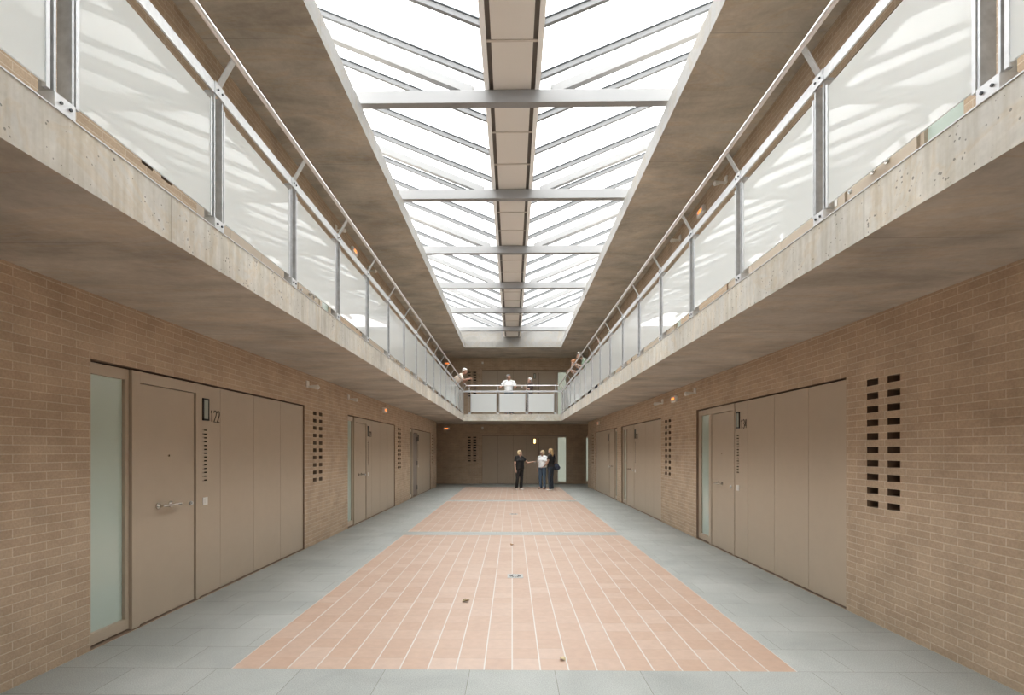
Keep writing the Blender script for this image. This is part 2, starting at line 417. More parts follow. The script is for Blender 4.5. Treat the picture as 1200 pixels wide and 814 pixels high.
for sx, nm in ((-1, 'left'), (1, 'right')):
    xw = XL-.3 if sx < 0 else XR+.3
    o = MB().box((xw, YE-.3, 0), (sx*XO, YE, ROOF)).build('wall_return_'+nm, BRICK_B)
    tag(o, 'brick wall of the cross corridor, %s side' % nm, 'wall', kind='structure')
    o = MB().box((sx*XO, YE-.3, 0), (sx*(XO+.3), YB+.3, ROOF)).build('wall_end_'+nm, BRICK_S)
    tag(o, 'brick wall at the %s end of the cross corridor' % nm, 'wall', kind='structure')
# vestibule seen through the half open far left door
vb = MB()
x0, x1 = XL-.3, XL-1.6
for a, b in (((x1-.1, 16.8, 0), (x1, 18.9, 2.4)), ((x1, 16.7, 0), (x0, 16.8, 2.4)), ((x1, 18.9, 0), (x0, 19.0, 2.4)), ((x1-.1, 16.7, 2.4), (x0, 19.0, 2.5))): vb.box(a, b)
tag(vb.build('wall_vestibule', plain('cream_plaster', (.55, .50, .44), .8)), 'plain wall of the entrance hall behind the open door', 'wall', kind='structure')

# floor: granite paving with three terracotta fields
fl = MB()
xs = [-XO, -2.065, 2.065, XO]; ys = [YN-.3, -2.68, 3.324, 3.735, 9.68, 10.08, 16.12, 16.52, 22.56, YB+.3]
for i in range(3):
    for j in range(len(ys)-1):
        terra = (i == 1 and j in (1, 3, 5, 7))
        fl.add([(xs[i], ys[j], 0), (xs[i+1], ys[j], 0), (xs[i+1], ys[j+1], 0), (xs[i], ys[j+1], 0)], [(0, 1, 2, 3)], 1 if terra else 0)
me_o = fl.build('floor', [GRANITE, TERRA])
bm = bmesh.new(); bm.from_mesh(me_o.data); bmesh.ops.remove_doubles(bm, verts=bm.verts, dist=.0001)
for f in bm.faces:
    if f.normal.z < 0: f.normal_flip()
bm.to_mesh(me_o.data); bm.free()
tag(me_o, 'grey granite paving framing pale terracotta tile fields', 'floor', kind='structure')

def ring(name, ox0, ox1, oy0, oy1, ix0, ix1, iy0, iy1, z0, z1, mats, label, edge=None):
    mb = MB()
    O = [(ox0, oy0), (ox1, oy0), (ox1, oy1), (ox0, oy1)]; I = [(ix0, iy0), (ix1, iy0), (ix1, iy1), (ix0, iy1)]
    v = [(x, y, z) for z in (z0, z1) for (x, y) in O+I]
    for i in range(4):
        j = (i+1) % 4
        mb.f += [(i, j, 4+j, 4+i), (8+i, 12+i, 12+j, 8+j), (i, 8+i, 8+j, j)]; mb.mi += [0, 0, 0]
        mb.f.append((4+i, 4+j, 12+j, 12+i)); mb.mi.append(1)
    mb.v = v
    o = mb.build(name, mats); tag(o, label, 'slab', kind='structure'); return o
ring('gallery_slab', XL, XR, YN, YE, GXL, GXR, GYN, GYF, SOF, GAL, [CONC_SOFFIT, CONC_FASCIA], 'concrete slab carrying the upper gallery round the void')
# slab over the cross corridor
o = MB().box((-XO, YE, SOF), (XO, YB, GAL)).build('gallery_slab_far', CONC_SOFFIT); tag(o, 'concrete slab over the cross corridor at the far end', 'slab', kind='structure')
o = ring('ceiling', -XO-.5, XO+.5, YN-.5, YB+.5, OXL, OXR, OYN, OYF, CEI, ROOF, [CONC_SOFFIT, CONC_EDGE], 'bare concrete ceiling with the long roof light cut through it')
# curbs that carry the roof light ends
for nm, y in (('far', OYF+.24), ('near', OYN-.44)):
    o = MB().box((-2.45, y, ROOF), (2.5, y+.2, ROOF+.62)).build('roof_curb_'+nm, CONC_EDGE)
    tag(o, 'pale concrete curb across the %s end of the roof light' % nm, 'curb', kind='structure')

# ------------------------------------------------------------------ roof light
SL = .405; H0 = 1.6
def hz(x, h): return H0 + h + SL*(abs(x)-.38)
BEAMS = [7.03+2.68*k for k in range(-3, 6)]
ordn = ['nearest', 'second', 'third', 'fourth', 'fifth', 'sixth', 'seventh', 'eighth', 'ninth', 'tenth']
beam0 = None
xe = 3.65
def make_frame():
    y0 = 0.0
    t = thing('roof_frame', (0, 0, 0), 'x', 'roof beam', 'white steel roof frames', 'structure')
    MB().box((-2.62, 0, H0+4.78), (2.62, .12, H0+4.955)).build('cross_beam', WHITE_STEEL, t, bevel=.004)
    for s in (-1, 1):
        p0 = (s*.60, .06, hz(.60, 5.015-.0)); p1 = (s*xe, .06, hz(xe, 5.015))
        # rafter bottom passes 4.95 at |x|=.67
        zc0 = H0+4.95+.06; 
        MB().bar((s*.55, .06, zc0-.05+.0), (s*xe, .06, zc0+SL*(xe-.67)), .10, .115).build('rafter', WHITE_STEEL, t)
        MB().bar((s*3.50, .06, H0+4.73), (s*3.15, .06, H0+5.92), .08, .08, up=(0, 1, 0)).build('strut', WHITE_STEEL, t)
    return t
frames = []
def dup(root, loc, **k):
    r = root.copy(); COL.objects.link(r); r.location = loc
    for key, v in k.items(): r[key] = v
    for ch in list(root.children):
        c = ch.copy(); COL.objects.link(c); c.parent = r
        for g in ch.children:
            d = g.copy(); COL.objects.link(d); d.parent = c
    return r
vis = [y for y in BEAMS if y > 4.5]
fr0 = make_frame()
for i, y in enumerate(BEAMS):
    far = len(BEAMS)-1-i
    lab = 'white steel cross beam with rafters, %s from the far end of the roof light' % (['first', 'second', 'third', 'fourth', 'fifth', 'sixth', 'seventh', 'eighth', 'ninth'][far])
    if i == 0: fr0.location = (0, y, 0); fr0['label'] = lab
    else: dup(fr0, (0, y, 0), label=lab)
YA, YZ = BEAMS[0]-.9, 22.45
for s, nm in ((-1, 'left'), (1, 'right')):
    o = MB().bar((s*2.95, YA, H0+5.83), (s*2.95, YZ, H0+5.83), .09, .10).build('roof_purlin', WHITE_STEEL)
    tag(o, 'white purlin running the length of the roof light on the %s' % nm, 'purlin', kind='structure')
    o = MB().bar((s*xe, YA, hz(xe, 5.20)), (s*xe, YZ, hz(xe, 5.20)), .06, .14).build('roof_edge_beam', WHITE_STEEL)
    tag(o, 'white edge beam along the %s eave of the glass roof' % nm, 'beam', kind='structure')
# glazing bars and panes
ybars = [7.09+.8933*k for k in range(-12, 19)]
ybars = [y for y in ybars if y < 22.3]
for s, nm in ((-1, 'left'), (1, 'right')):
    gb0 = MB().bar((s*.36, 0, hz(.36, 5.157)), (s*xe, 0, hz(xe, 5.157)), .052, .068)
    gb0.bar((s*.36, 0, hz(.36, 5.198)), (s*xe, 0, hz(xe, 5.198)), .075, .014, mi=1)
    g0 = gb0.build('glazing_bar', [BAR_DARKENED, DARKGREY])
    for i, y in enumerate(ybars):
        g = g0 if i == 0 else g0.copy()
        if i: COL.objects.link(g)
        g.location = (0, y, 0)
        tag(g, 'slim white glazing bar rising to the %s of the central gutter' % nm, 'glazing bar', 'slim glazing bars on the %s slope of the roof light' % nm, 'structure')
    p0 = None
    for i in range(len(ybars)-1):
        if p0 is None:
            p0 = MB().bar((s*.36, 0, hz(.36, 5.215)), (s*xe, 0, hz(xe, 5.215)), .885, .012).build('roof_pane', ROOF_GLASS); g = p0
        else: g = p0.copy(); COL.objects.link(g)
        g.location = (0, (ybars[i]+ybars[i+1])/2, 0)
        tag(g, 'clear glass pane of the roof light, %s slope' % nm, 'glass pane', 'clear panes on the %s slope of the roof light' % nm, 'structure')
# central gutter
gt = thing('roof_gutter', (0, 0, 0), 'warm grey box gutter running along the middle of the roof light', 'gutter', kind='structure')
gy0, gy1 = YA, 22.4
for s in (-1, 1):
    mb = MB()
    mb.add([(s*.383, gy0, H0+4.99), (s*.315, gy0, H0+4.955), (s*.315, gy0, H0+5.01), (s*.383, gy0, H0+5.22),
            (s*.383, gy1, H0+4.99), (s*.315, gy1, H0+4.955), (s*.315, gy1, H0+5.01), (s*.383, gy1, H0+5.22)],
           [(0,1,2,3),(4,7,6,5),(0,4,5,1),(1,5,6,2),(2,6,7,3),(3,7,4,0)])
    mb.build('gutter_lip', GUTTER_GREY, gt)
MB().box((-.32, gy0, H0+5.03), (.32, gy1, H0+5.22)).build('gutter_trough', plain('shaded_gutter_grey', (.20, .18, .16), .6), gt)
yy = [y for y in ybars if y < 22.3]
pn = None
for i in range(len(yy)-1):
    a, b = yy[i]+.012, yy[i+1]-.012
    if i == 0: pn = MB().box((-.256, .012, H0+4.965), (.256, .881, H0+5.0)).build('cover_panel', GUTTER_GREY, gt); c = pn
    else: c = pn.copy(); COL.objects.link(c); c.parent = gt
    c.location = (0, yy[i], 0)
st = None
for i, y in enumerate(yy):
    if st is None:
        st = MB().box((-.315, -.014, H0+4.952), (.315, .014, H0+4.966)).build('gutter_strap', plain('pale_strap', (.62, .57, .52), .5), gt); c = st
    else: c = st.copy(); COL.objects.link(c); c.parent = gt
    c.location = (0, y, 0)

# louvred ventilation boxes on the roof slab, seen mirrored in the balustrade glass
def louvre_box():
    t = thing('louvred_vent', (0, 0, 0), 'x', 'roof vent', 'louvred vents on the roof slab')
    MB().box((0, 0, ROOF), (1.2, 2.2, ROOF+2.66)).build('vent_body', LOUVRE, t)
    for k in range(7):
        z = ROOF+1.95+k*.095
        m = MB(); m.box((-.06, -.06, z), (1.26, 2.26, z+.03)); m.build('louvre_blade', LOUVRE, t)
    return t
lv0 = None
for s, nm in ((1, 'right'), (-1, 'left')):
    for k, (y, wh) in enumerate(((-0.3, 'behind the camera'), (6.5, 'near end'), (13.3, 'middle'), (20.1, 'far end'))):
        lab = 'grey louvred vent box on the roof, %s side, %s' % (nm, wh)
        x = 3.95 if s > 0 else -3.95-1.2
        if lv0 is None: lv0 = louvre_box(); lv0.location = (x, y, 0); lv0['label'] = lab
        else: dup(lv0, (x, y, 0), label=lab)

# ------------------------------------------------------------------ entrances
DIG = {'1': [[(.15, .8), (.5, 1), (.5, 0)]], '2': [[(0, .8), (.12, .96), (.5, 1), (.88, .96), (1, .8), (.95, .6), (0, 0), (1, 0)]],
       '3': [[(0, .9), (.5, 1), (1, .85), (.95, .6), (.5, .52), (1, .42), (1, .12), (.5, 0), (0, .1)]],
       '4': [[(.75, 0), (.75, 1), (0, .28), (1, .28)]], '0': [[(0, .5), (.1, .9), (.5, 1), (.9, .9), (1, .5), (.9, .1), (.5, 0), (.1, .1), (0, .5)]]}
NUMS = {('L', 0): '122', ('R', 0): '134', ('L', 1): '121', ('R', 1): '133'}
dn = 0
def entrance(side, start, sg, base, lay, idx):
    global dn
    dn += 1
    P0 = {'L': PL, 'R': PR, 'B': PB}[side]
    P = lambda u, d, v: P0(start+sg*u, d, base+v)
    c = P(2.1, 0, 0)
    t = thing('door_%d' % dn, c, kind='structure', cat='door')
    where = {'L': 'left wall', 'R': 'right wall', 'B': 'far wall'}[side]; lev = 'ground floor' if base == 0 else 'upper gallery'
    ql = {0: 'nearest', 1: 'second', 2: 'farthest', -1: 'behind the camera', 9: 'rearmost', 10: 'nearest', 11: 'second', 13: 'farthest', 19: 'rearmost', 20: 'nearest', 21: 'second', 22: 'farthest', 30: 'only', 31: 'only'}[idx]
    t['label'] = 'taupe door unit with frosted side light, %s on the %s, %s' % (ql, where, lev)
    g0, g1, p0, l0, l1, p1, s1, a, b, e = lay
    def B(u0, d0, v0, u1, d1, v1, name, m, par=None, bev=0, mb=None):
        q = (mb or MB()).box(P(u0, d0, v0), P(u1, d1, v1))
        return q.build(name, m, par or t, bevel=bev)
    T = DT-.018
    B(.0, .10, .004, l0-.02, .13, DT, 'backing', PAINT_D)
    B(l1, .10, .004, e, .13, DT, 'backing', PAINT_D)
    opened = (side == 'L' and idx == 2)
    if not opened: B(l0-.02, .10, .004, l1, .13, DT, 'backing', PAINT_D)
    # side light frame and glass
    fm = MB()
    fm.box(P(0, .04, .02), P(g0, .09, T)); fm.box(P(g1, .04, .02), P(p0, .09, T))
    fm.box(P(g0, .04, .02), P(g1, .09, .115)); fm.box(P(g0, .04, 2.225), P(g1, .09, T))
    fm.build('side_light_frame', PAINT, t)
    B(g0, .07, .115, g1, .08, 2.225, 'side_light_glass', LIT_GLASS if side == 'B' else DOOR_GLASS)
    # portal round the leaf
    pm = MB()
    pm.box(P(p0+.004, .012, .008), P(l0, .09, T)); pm.box(P(l1+.016, .012, .008), P(p1-.004, .09, T)); pm.box(P(l0, .012, 2.215), P(l1+.016, .09, T))
    pm.build('door_frame', PAINT, t, bevel=.002)
    if not opened:
        lf = B(l0+.003, .026, .014, l1, .066, 2.208, 'door_leaf', PAINT, bev=.002)
        zc, fy = 1.065, .026
    else:
        # leaf swung inwards about its far jamb
        h = Vector(P(l1, .03, 0)); ang = R(80)
        lw = l1-l0-.003
        d = Vector((-math.sin(ang), -math.cos(ang), 0)); nrm = Vector((d.y, -d.x, 0))
        q = MB(); c0 = h; c1 = h+d*lw
        w = nrm*.04
        vs = [c0, c1, c1+w, c0+w]; vs = [v+Vector((0, 0, .014)) for v in vs]+[v+Vector((0, 0, 2.208)) for v in vs]
        q.add(vs, [(0,1,2,3),(4,5,6,7),(0,1,5,4),(1,2,6,5),(2,3,7,6),(3,0,4,7)])
        lf = q.build('door_leaf', plain('pale_inner_leaf', (.50, .44, .40), .5), t)
        for hz_ in (.3, 1.15, 2.0):
            MB().tube(h+Vector((.012, -.012, hz_-.08)), h+Vector((.012, -.012, hz_+.08)), .014).build('hinge', DARKGREY, lf)
    if not opened:
        hb = MB()
        u0, u1 = l0+.25, l0+.43
        zh = 1.07
        for u in (u0, u1): hb.tube(P(u, .026, zh), P(u, .014, zh), .030)
        hb.tube(P(u0, .02, zh), P(u0, -.038, zh), .0125); hb.tube(P(u1, .02, zh), P(u1, -.038, zh), .0125)
        hb.tube(P(u0, -.038, zh), P(u1+.07, -.038, zh), .0125); hb.ball(P(u0, -.038, zh), .0125); hb.ball(P(u1+.07, -.038, zh), .0125)
        o = hb.build('door_handle', STEEL, lf, smooth=True)
        MB().tube(P(l1-.055, .027, 1.045), P(l1-.055, .012, 1.045), .022).tube(P(l1-.055, .014, 1.045), P(l1-.055, .004, 1.045), .010).build('door_lock', GALV_L, lf, smooth=True)
        MB().tube(P((l0+l1)/2, .028, 1.55), P((l0+l1)/2, .018, 1.55), .010).build('peephole', STEEL, lf, smooth=True)
    # service panels
    sl = [(min(p1+.065, p1+.145), max(p1+.065, p1+.145), 1.268+.0423*k, 1.268+.0423*k+.013) for k in range(14)]
    PP = lambda u, d, v: P(u, .022+d, v)
    plate(PP, p1, s1-.003, .016, T, sl, .03).build('slotted_panel', [PAINT, PAINT_D], t)
    for (x0, x1) in ((s1+.003, a-.003), (a+.003, b-.003), (b+.003, e-.004)):
        B(x0, .022, .016, x1, .05, T, 'cabinet_door', PAINT, bev=.0015)
    # lamp, numerals, bell button
    lit = (side == 'B' and base == 0)
    lm = MB()
    for q0, q1 in (((p1+.06, 1.93), (p1+.075, 2.175)), ((p1+.155, 1.93), (p1+.17, 2.175)), ((p1+.06, 1.93), (p1+.17, 1.95)), ((p1+.06, 2.155), (p1+.17, 2.175))):
        lm.box(P(q0[0], .008, q0[1]), P(q1[0], .022, q1[1]))
    lo = lm.build('entrance_lamp', BLACK, t)
    B(p1+.074, .012, 1.949, p1+.156, .021, 2.156, 'lamp_lens', LAMP_ON if lit else LAMP_OFF, lo)
    txt = NUMS.get((side, idx)) if base == 0 else None
    if txt:
        nb = MB(); w_, h_, r_ = .044, .128, .0048
        for i, ch in enumerate(txt):
            for poly in DIG[ch]:
                for (xa, za), (xb, zb) in zip(poly[:-1], poly[1:]):
                    uu = p1+.212+i*.064
                    nb.tube(P(uu+xa*w_, .020, 1.925+za*h_), P(uu+xb*w_, .020, 1.925+zb*h_), r_, n=6)
        nb.build('door_number', NUMERAL, t)
    bo = B(p1+.065, .014, 1.0, p1+.150, .022, 1.085, 'bell_button', WHITEP, bev=.002)
    B(p1+.09, .010, 1.02, p1+.13, .015, 1.07, 'button_rocker', WHITEP, bo)
for u in UNITS: entrance(*u)
# side window at the right end of the far wall
t = thing('window_1', (3.75, YB, 0), 'tall narrow frosted window at the right end of the far wall', 'window', kind='structure')
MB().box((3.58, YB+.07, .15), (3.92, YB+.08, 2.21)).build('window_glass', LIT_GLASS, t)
m = MB()
for a, b in (((3.55, YB+.03, .12), (3.58, YB+.09, 2.24)), ((3.92, YB+.03, .12), (3.95, YB+.09, 2.24)), ((3.58, YB+.03, .12), (3.92, YB+.09, .15)), ((3.58, YB+.03, 2.21), (3.92, YB+.09, 2.24))): m.box(a, b)
m.build('window_frame', PAINT, t)

# ------------------------------------------------------------------ railings
RZ0, RZ1 = 4.075, 4.15           # flat top bar
HRZ = 4.345
def rail(P, posts, u0, u1, t, hr0, hr1):
    """P(u, d, z): u along the railing, d away from the void (negative = towards the void)"""
    post0 = None
    for u in posts:
        pm = MB()
        for s in (-1, 1): pm.box(P(u+s*.0475-.0065, -.0, GAL+.01), P(u+s*.0475+.0065, .07, RZ0+.02))
        po = pm.build('post', GALV, t)
        MB().box(P(u-.055, -.006, GAL-.0), P(u+.055, .0, GAL+.072)).box(P(u-.055, 0, GAL), P(u-.050, .075, GAL+.072)).box(P(u-.055, 0, GAL), P(u+.055, .075, GAL+.006)).build('foot_plate', GALV_L, po)
        hp = MB().box(P(u-.055, -.010, RZ0-.004), P(u+.055, -.003, RZ1+.004)); hp.box(P(u-.055, 0, RZ0-.085), P(u-.050, .075, RZ0)); hp.build('head_plate', GALV_L, po)
        for s in (-1, 1):
            MB().tube(P(u+s*.025, -.006, GAL+.038), P(u+s*.025, -.014, GAL+.038), .0075, n=6).build('bolt', DARKGREY, po)
            MB().tube(P(u+s*.025, -.010, RZ0+.038), P(u+s*.025, -.018, RZ0+.038), .0075, n=6).build('bolt', DARKGREY, po)
        MB().bar(P(u, .012, RZ1-.02), P(u, -.105, HRZ-.01), .045, .010, up=(0, 0, 1) if False else tuple(Vector(P(0, 1, 0))-Vector(P(0, 0, 0)))).build('handrail_bracket', GALV_L, po)
    MB().box(P(u0, -.003, RZ0), P(u1, .009, RZ1)).build('top_bar', GALV_L, t)
    MB().tube(P(hr0, -.115, HRZ), P(hr1, -.115, HRZ), .0195, n=18).build('handrail', TUBE, t, smooth=True)
    # thin steel edge on the slab
    MB().box(P(u0, -.004, GAL-.0005), P(u1, .03, GAL+.006)).build('edge_strip', GALV_L, t)
    for i in range(len(posts)-1):
        a, b = posts[i]+.075, posts[i+1]-.072
        pa = MB().box(P(a+.012, .010, 3.232), P(b-.012, .020, 4.012)).build('glass_panel', RAIL_GLASS, t)
        MB().box(P(a-.006, .004, 3.215), P(a+.014, .026, 4.03)).build('glass_clamp', GALV_L, pa)
        MB().box(P(b-.014, .004, 3.215), P(b+.006, .026, 4.03)).build('glass_clamp', GALV_L, pa)
ps = [2.325+1.24*k for k in range(-4, 16)]
t = thing('railing', (GXL, 9, GAL), 'steel and milky glass railing along the left gallery', 'railing')
rail(lambda u, d, z: (GXL-d, u, z), ps+[GYF-.10], GYN, GYF, t, GYN, GYF-.110)
t = thing('railing', (GXR, 9, GAL), 'steel and milky glass railing along the right gallery', 'railing')
rail(lambda u, d, z: (GXR+d, u, z), [p-.055 for p in ps]+[GYF-.10], GYN, GYF, t, GYN, GYF-.110)
t = thing('railing', (0, GYF, GAL), 'short steel and milky glass railing across the far gallery', 'railing')
rail(lambda u, d, z: (u, GYF+d, z), [-1.82, -.605, .62, 1.835], GXL, GXR, t, GXL+.10, GXR-.10)

# ------------------------------------------------------------------ wall fittings
def spotlight(P, u, base, label):
    c = P(u, 0, base+2.69)
    t = thing('wall_spotlight', c, label, 'spotlight', 'small white wall spotlights')
    MB().box(P(u-.045, -.0, base+2.635), P(u+.045, -.025, base+2.745)).build('wall_plate', WHITEP, t, bevel=.006)
    MB().tube(P(u, -.02, base+2.652), P(u, -.11, base+2.647), .014, .026).build('arm', WHITEP, t, smooth=True)
    m = MB(); m.tube(P(u, -.10, base+2.648), P(u, -.185, base+2.638), .026, .040); m.ball(P(u, -.178, base+2.636), (.034, .038, .036)); m.build('lamp_head', WHITEP, t, smooth=True)
def exitlight(P, u, base, label, w=.30):
    t = thing('emergency_light', P(u, 0, base+2.655), label, 'emergency light', 'white emergency lights with an orange glow')
    MB().box(P(u-w/2, 0, base+2.59), P(u+w/2, -.065, base+2.72)).build('housing', WHITEP, t, bevel=.02)
    m = MB(); m.box(P(u-.09, -.064, base+2.635), P(u-.005, -.068, base+2.678)); m.box(P(u+.01, -.064, base+2.635), P(u+.07, -.068, base+2.678))
    m.build('signal_window', ORANGE, t)
spotlight(PL, 8.35, 0, 'white spotlight on the left ground floor wall above the nearest brick lattice')
spotlight(PL, 10.45, 0, 'white spotlight on the left ground floor wall above the second door')
exitlight(PL, 13.35, 0, 'emergency light on the left ground floor wall above the second door')
exitlight(PB, -3.17, 0, 'glowing emergency light low on the far wall beneath the gallery, left side')
spotlight(PB, -1.43, 0, 'white spotlight on the ground floor far wall above the door panel')
spotlight(PR, 9.42, 0, 'white spotlight on the right ground floor wall above the number 134 door')
spotlight(PR, 11.45, 0, 'white spotlight on the right ground floor wall beyond the emergency light')
exitlight(PR, 10.55, 0, 'emergency light between two spotlights on the right ground floor wall')
exitlight(PR, 19.8, 0, 'small distant emergency light on the right ground floor wall above the farthest door')
spotlight(PR, 8.06, GAL, 'white spotlight on the upper right wall, nearest to the camera')
exitlight(PR, 9.05, GAL, 'emergency light between two spotlights on the upper right wall')
spotlight(PR, 10.25, GAL, 'white spotlight on the upper right wall beyond the emergency light')
exitlight(PR, 19.6, GAL, 'distant emergency light on the upper right wall above the leaning people')
spotlight(PL, 9.70, GAL, 'white spotlight on the upper left wall, nearest to the camera')
exitlight(PL, 10.75, GAL, 'emergency light between two spotlights on the upper left wall')
spotlight(PL, 11.9, GAL, 'white spotlight on the upper left wall beyond the emergency light')
exitlight(PB, -3.12, GAL, 'glowing emergency light on the upper far wall behind the left handrail')
spotlight(PB, -1.43, GAL, 'white spotlight on the upper far wall above the door panels')

# ------------------------------------------------------------------ floor drains and dry leaves
for i, (y, w) in enumerate(((6.53, 'nearest to the camera'), (12.9, 'in the middle of the hall'), (19.0, 'by the standing women'))):
    t = thing('floor_drain', (.04, y, 0), 'small square steel floor drain, '+w, 'drain', 'steel floor drains')
    MB().box((-.06, y-.1, 0), (.14, y+.1, .003)).build('drain_plate', plain('drain_grey', (.42, .43, .42), .45, metal=.4), t)
    g = MB()
    for k in range(12):
        a = 2*math.pi*k/12
        g.bar((.04+.035*math.cos(a), y+.035*math.sin(a), .0035), (.04+.075*math.cos(a), y+.075*math.sin(a), .0035), .012, .002)
    g.build('drain_slots', BLACK, t)
def leaf(x, y, s, ang, col, label):
    m = MB(); n = 8; vs = []
    for i in range(n+1):
        f = i/n; w = math.sin(math.pi*f)**.8*.38
        for sd in (-1, 0, 1):
            px = (f-.5)*s; py = sd*w*s; pz = .004 + abs(sd)*.22*s*math.sin(math.pi*f) + .1*s*f
            vs.append((x+px*math.cos(ang)-py*math.sin(ang), y+px*math.sin(ang)+py*math.cos(ang), pz))
    fs = []
    for i in range(n):
        for k in range(2): a = i*3+k; fs.append((a, a+1, a+4, a+3))
    m.add(vs, fs); o = m.build('dry_leaf', plain('leaf_'+label[:4], col, .8), smooth=True)
    so = o.modifiers.new('thick', 'SOLIDIFY'); so.thickness = .0015
    tag(o, label, 'leaf', 'dry leaves on the tiles')
leaf(-.49, 5.41, .085, .4, (.22, .17, .09), 'brown curled leaf on the tiles left of the nearest drain')
leaf(.0, 8.65, .09, 1.2, (.30, .17, .08), 'tiny brown leaf on the tiles beyond the nearest drain')
leaf(.385, 3.92, .06, 2.4, (.52, .42, .26), 'pale yellowish leaf on the tiles near the front edge')

# ------------------------------------------------------------------ people
SKIN = plain('skin', (.46, .29, .22), .55); SKIN_T = plain('tanned_skin', (.42, .23, .16), .55)
def fuse(mb, name, m, parent, vox=.009, sm=4):
    o = mb.build(name, m, parent)
    r = o.modifiers.new('r', 'REMESH'); r.mode = 'VOXEL'; r.voxel_size = vox; r.use_smooth_shade = True
    if sm:
        s = o.modifiers.new('s', 'SMOOTH'); s.factor = .5; s.iterations = sm
    dg = bpy.context.evaluated_depsgraph_get(); dg.update()
    me = bpy.data.meshes.new_from_object(o.evaluated_get(dg)); o.modifiers.clear(); o.data = me
    if not me.materials: me.materials.append(m)
    me.shade_smooth()
    return o
BASE = dict(pelvis=(0, 0, .93), hipR=(.085, 0, .90), hipL=(-.085, 0, .90), kneeR=(.10, .02, .49), kneeL=(-.10, .02, .49),
            ankR=(.10, -.02, .085), ankL=(-.10, -.02, .085), toeR=(.12, .14, .03), toeL=(-.12, .14, .03),
            belly=(0, .01, 1.08), chest=(0, .0, 1.25), neck=(0, -.01, 1.42), head=(0, .02, 1.575),
            shR=(.175, -.01, 1.375), shL=(-.175, -.01, 1.375), elR=(.225, -.02, 1.10), elL=(-.225, -.02, 1.10),
            wrR=(.235, .05, .86), wrL=(-.235, .05, .86), hdR=None, hdL=None, look=(0, 1, 0))
def person(label, loc, rz, H, pose, top, bottom, hair, shoe, skin=None, female=True, stout=1.0, sleeve=.55, skirt=False, hairlen='short', trouser_r=1.0):
    skin = skin or SKIN
    k = H/1.70; J = dict(BASE); J.update(pose)
    M3 = Matrix.Rotation(rz, 3, 'Z'); L = Vector(loc)
    V = {n: (Vector(v) if v else None) for n, v in J.items()}
    def w(p): return L + M3 @ (Vector(p)*k)
    t = thing('person', loc, label, 'person')
    right = M3 @ Vector((1, 0, 0))
    # ---- body, one continuous surface
    b = MB()
    st = stout
    def tors(e, z0=0):
        pts = [V['pelvis']-(V['belly']-V['pelvis'])*.45, V['pelvis'], V['belly'], V['chest'], V['chest'].lerp(V['neck'], .6), V['neck']]
        rr = [(.13*st, .10*st), (.165*st, .125*st), (.145*st, .118*st), (.165*st, .12*st), (.15, .09), (.06, .055)]
        return [w(p) for p in pts], [((a+e)*k, (c+e)*k) for a, c in rr]
    p_, r_ = tors(0); b.loft(p_, r_, right)
    for s in 'RL':
        b.cap(w(V['hip'+s]), w(V['knee'+s]), .082*k*st, .052*k); b.cap(w(V['knee'+s]), w(V['ank'+s]), .052*k, .034*k)
        b.cap(w(V['ank'+s]), w(V['toe'+s]), .034*k, .028*k)
        b.cap(w(V['neck'].lerp(V['sh'+s], .3)), w(V['sh'+s]), .055*k, .052*k)
        b.cap(w(V['sh'+s]), w(V['el'+s]), .050*k, .036*k); b.cap(w(V['el'+s]), w(V['wr'+s]), .036*k, .024*k)
        # hand: palm, four fingers, thumb
        a, c = V['el'+s], V['wr'+s]
        d = (Vector(J['hd'+s]).normalized() if J['hd'+s] else (c-a).normalized())
        up = Vector((0, 0, 1)) if abs(d.z) < .8 else Vector((0, 1, 0))
        sd = d.cross(up).normalized(); nn = sd.cross(d).normalized()
        if abs(d.z) >= .8: sd, nn = Vector((0, 1, 0)), d.cross(Vector((0, 1, 0))).normalized()
        for q in (-1.5, -.5, .5, 1.5):
            root = c + d*.075 + sd*q*.018; ln = (.062, .074, .070, .052)[int(q+1.5)]
            b.cap(w(c+d*.01+sd*q*.010), w(root), .015*k, .011*k)
            mid = root + d*ln*.55 - nn*.006; tip = root + d*ln*.95 - nn*.026
            b.cap(w(root), w(mid), .0095*k, .0085*k); b.cap(w(mid), w(tip), .0085*k, .0075*k)
        th = c + d*.02 + sd*.022
        b.cap(w(th), w(th+d*.035+sd*.026-nn*.008), .013*k, .0105*k); b.cap(w(th+d*.035+sd*.026-nn*.008), w(th+d*.065+sd*.030-nn*.02), .0105*k, .008*k)
    hd = V['head']; lk = Vector(J['look']).normalized()
    f = lk; rt = f.cross(Vector((0, 0, 1))).normalized(); u = rt.cross(f).normalized()
    RM = M3 @ Matrix((rt, f, u)).transposed()
    def hp(x, y, z): return w(hd + rt*x + f*y + u*z)
    b.cap(w(V['neck']-(hd-V['neck'])*.2), w(hd-u*.05), .056*k, .052*k)
    b.ball(hp(0, -.012, .02), (.074*k, .092*k, .088*k), RM, 18, 12)
    b.ball(hp(0, .022, -.035), (.056*k, .066*k, .074*k), RM, 16, 10)
    b.ball(hp(0, .072, -.085), (.026*k, .022*k, .020*k), RM)
    b.cap(hp(0, .086, .012), hp(0, .106, -.025), .008*k, .013*k)
    for s in (-1, 1): b.ball(hp(s*.076, -.004, -.008), (.010*k, .020*k, .030*k), RM)
    b.ball(hp(0, .083, -.055), (.024*k, .010*k, .008*k), RM)
    for s in (-1, 1): b.cap(hp(s*.014, .082, .024), hp(s*.045, .072, .026), .009*k)
    body = fuse(b, 'body', skin, t, .0075, 3)
    for s in (-1, 1): MB().ball(hp(s*.030, .079, .008), .0080*k, n=8, m=6).build('eye', BLACK, body, smooth=True)
    # ---- clothes
    c = MB()
    p_, r_ = tors(.016)
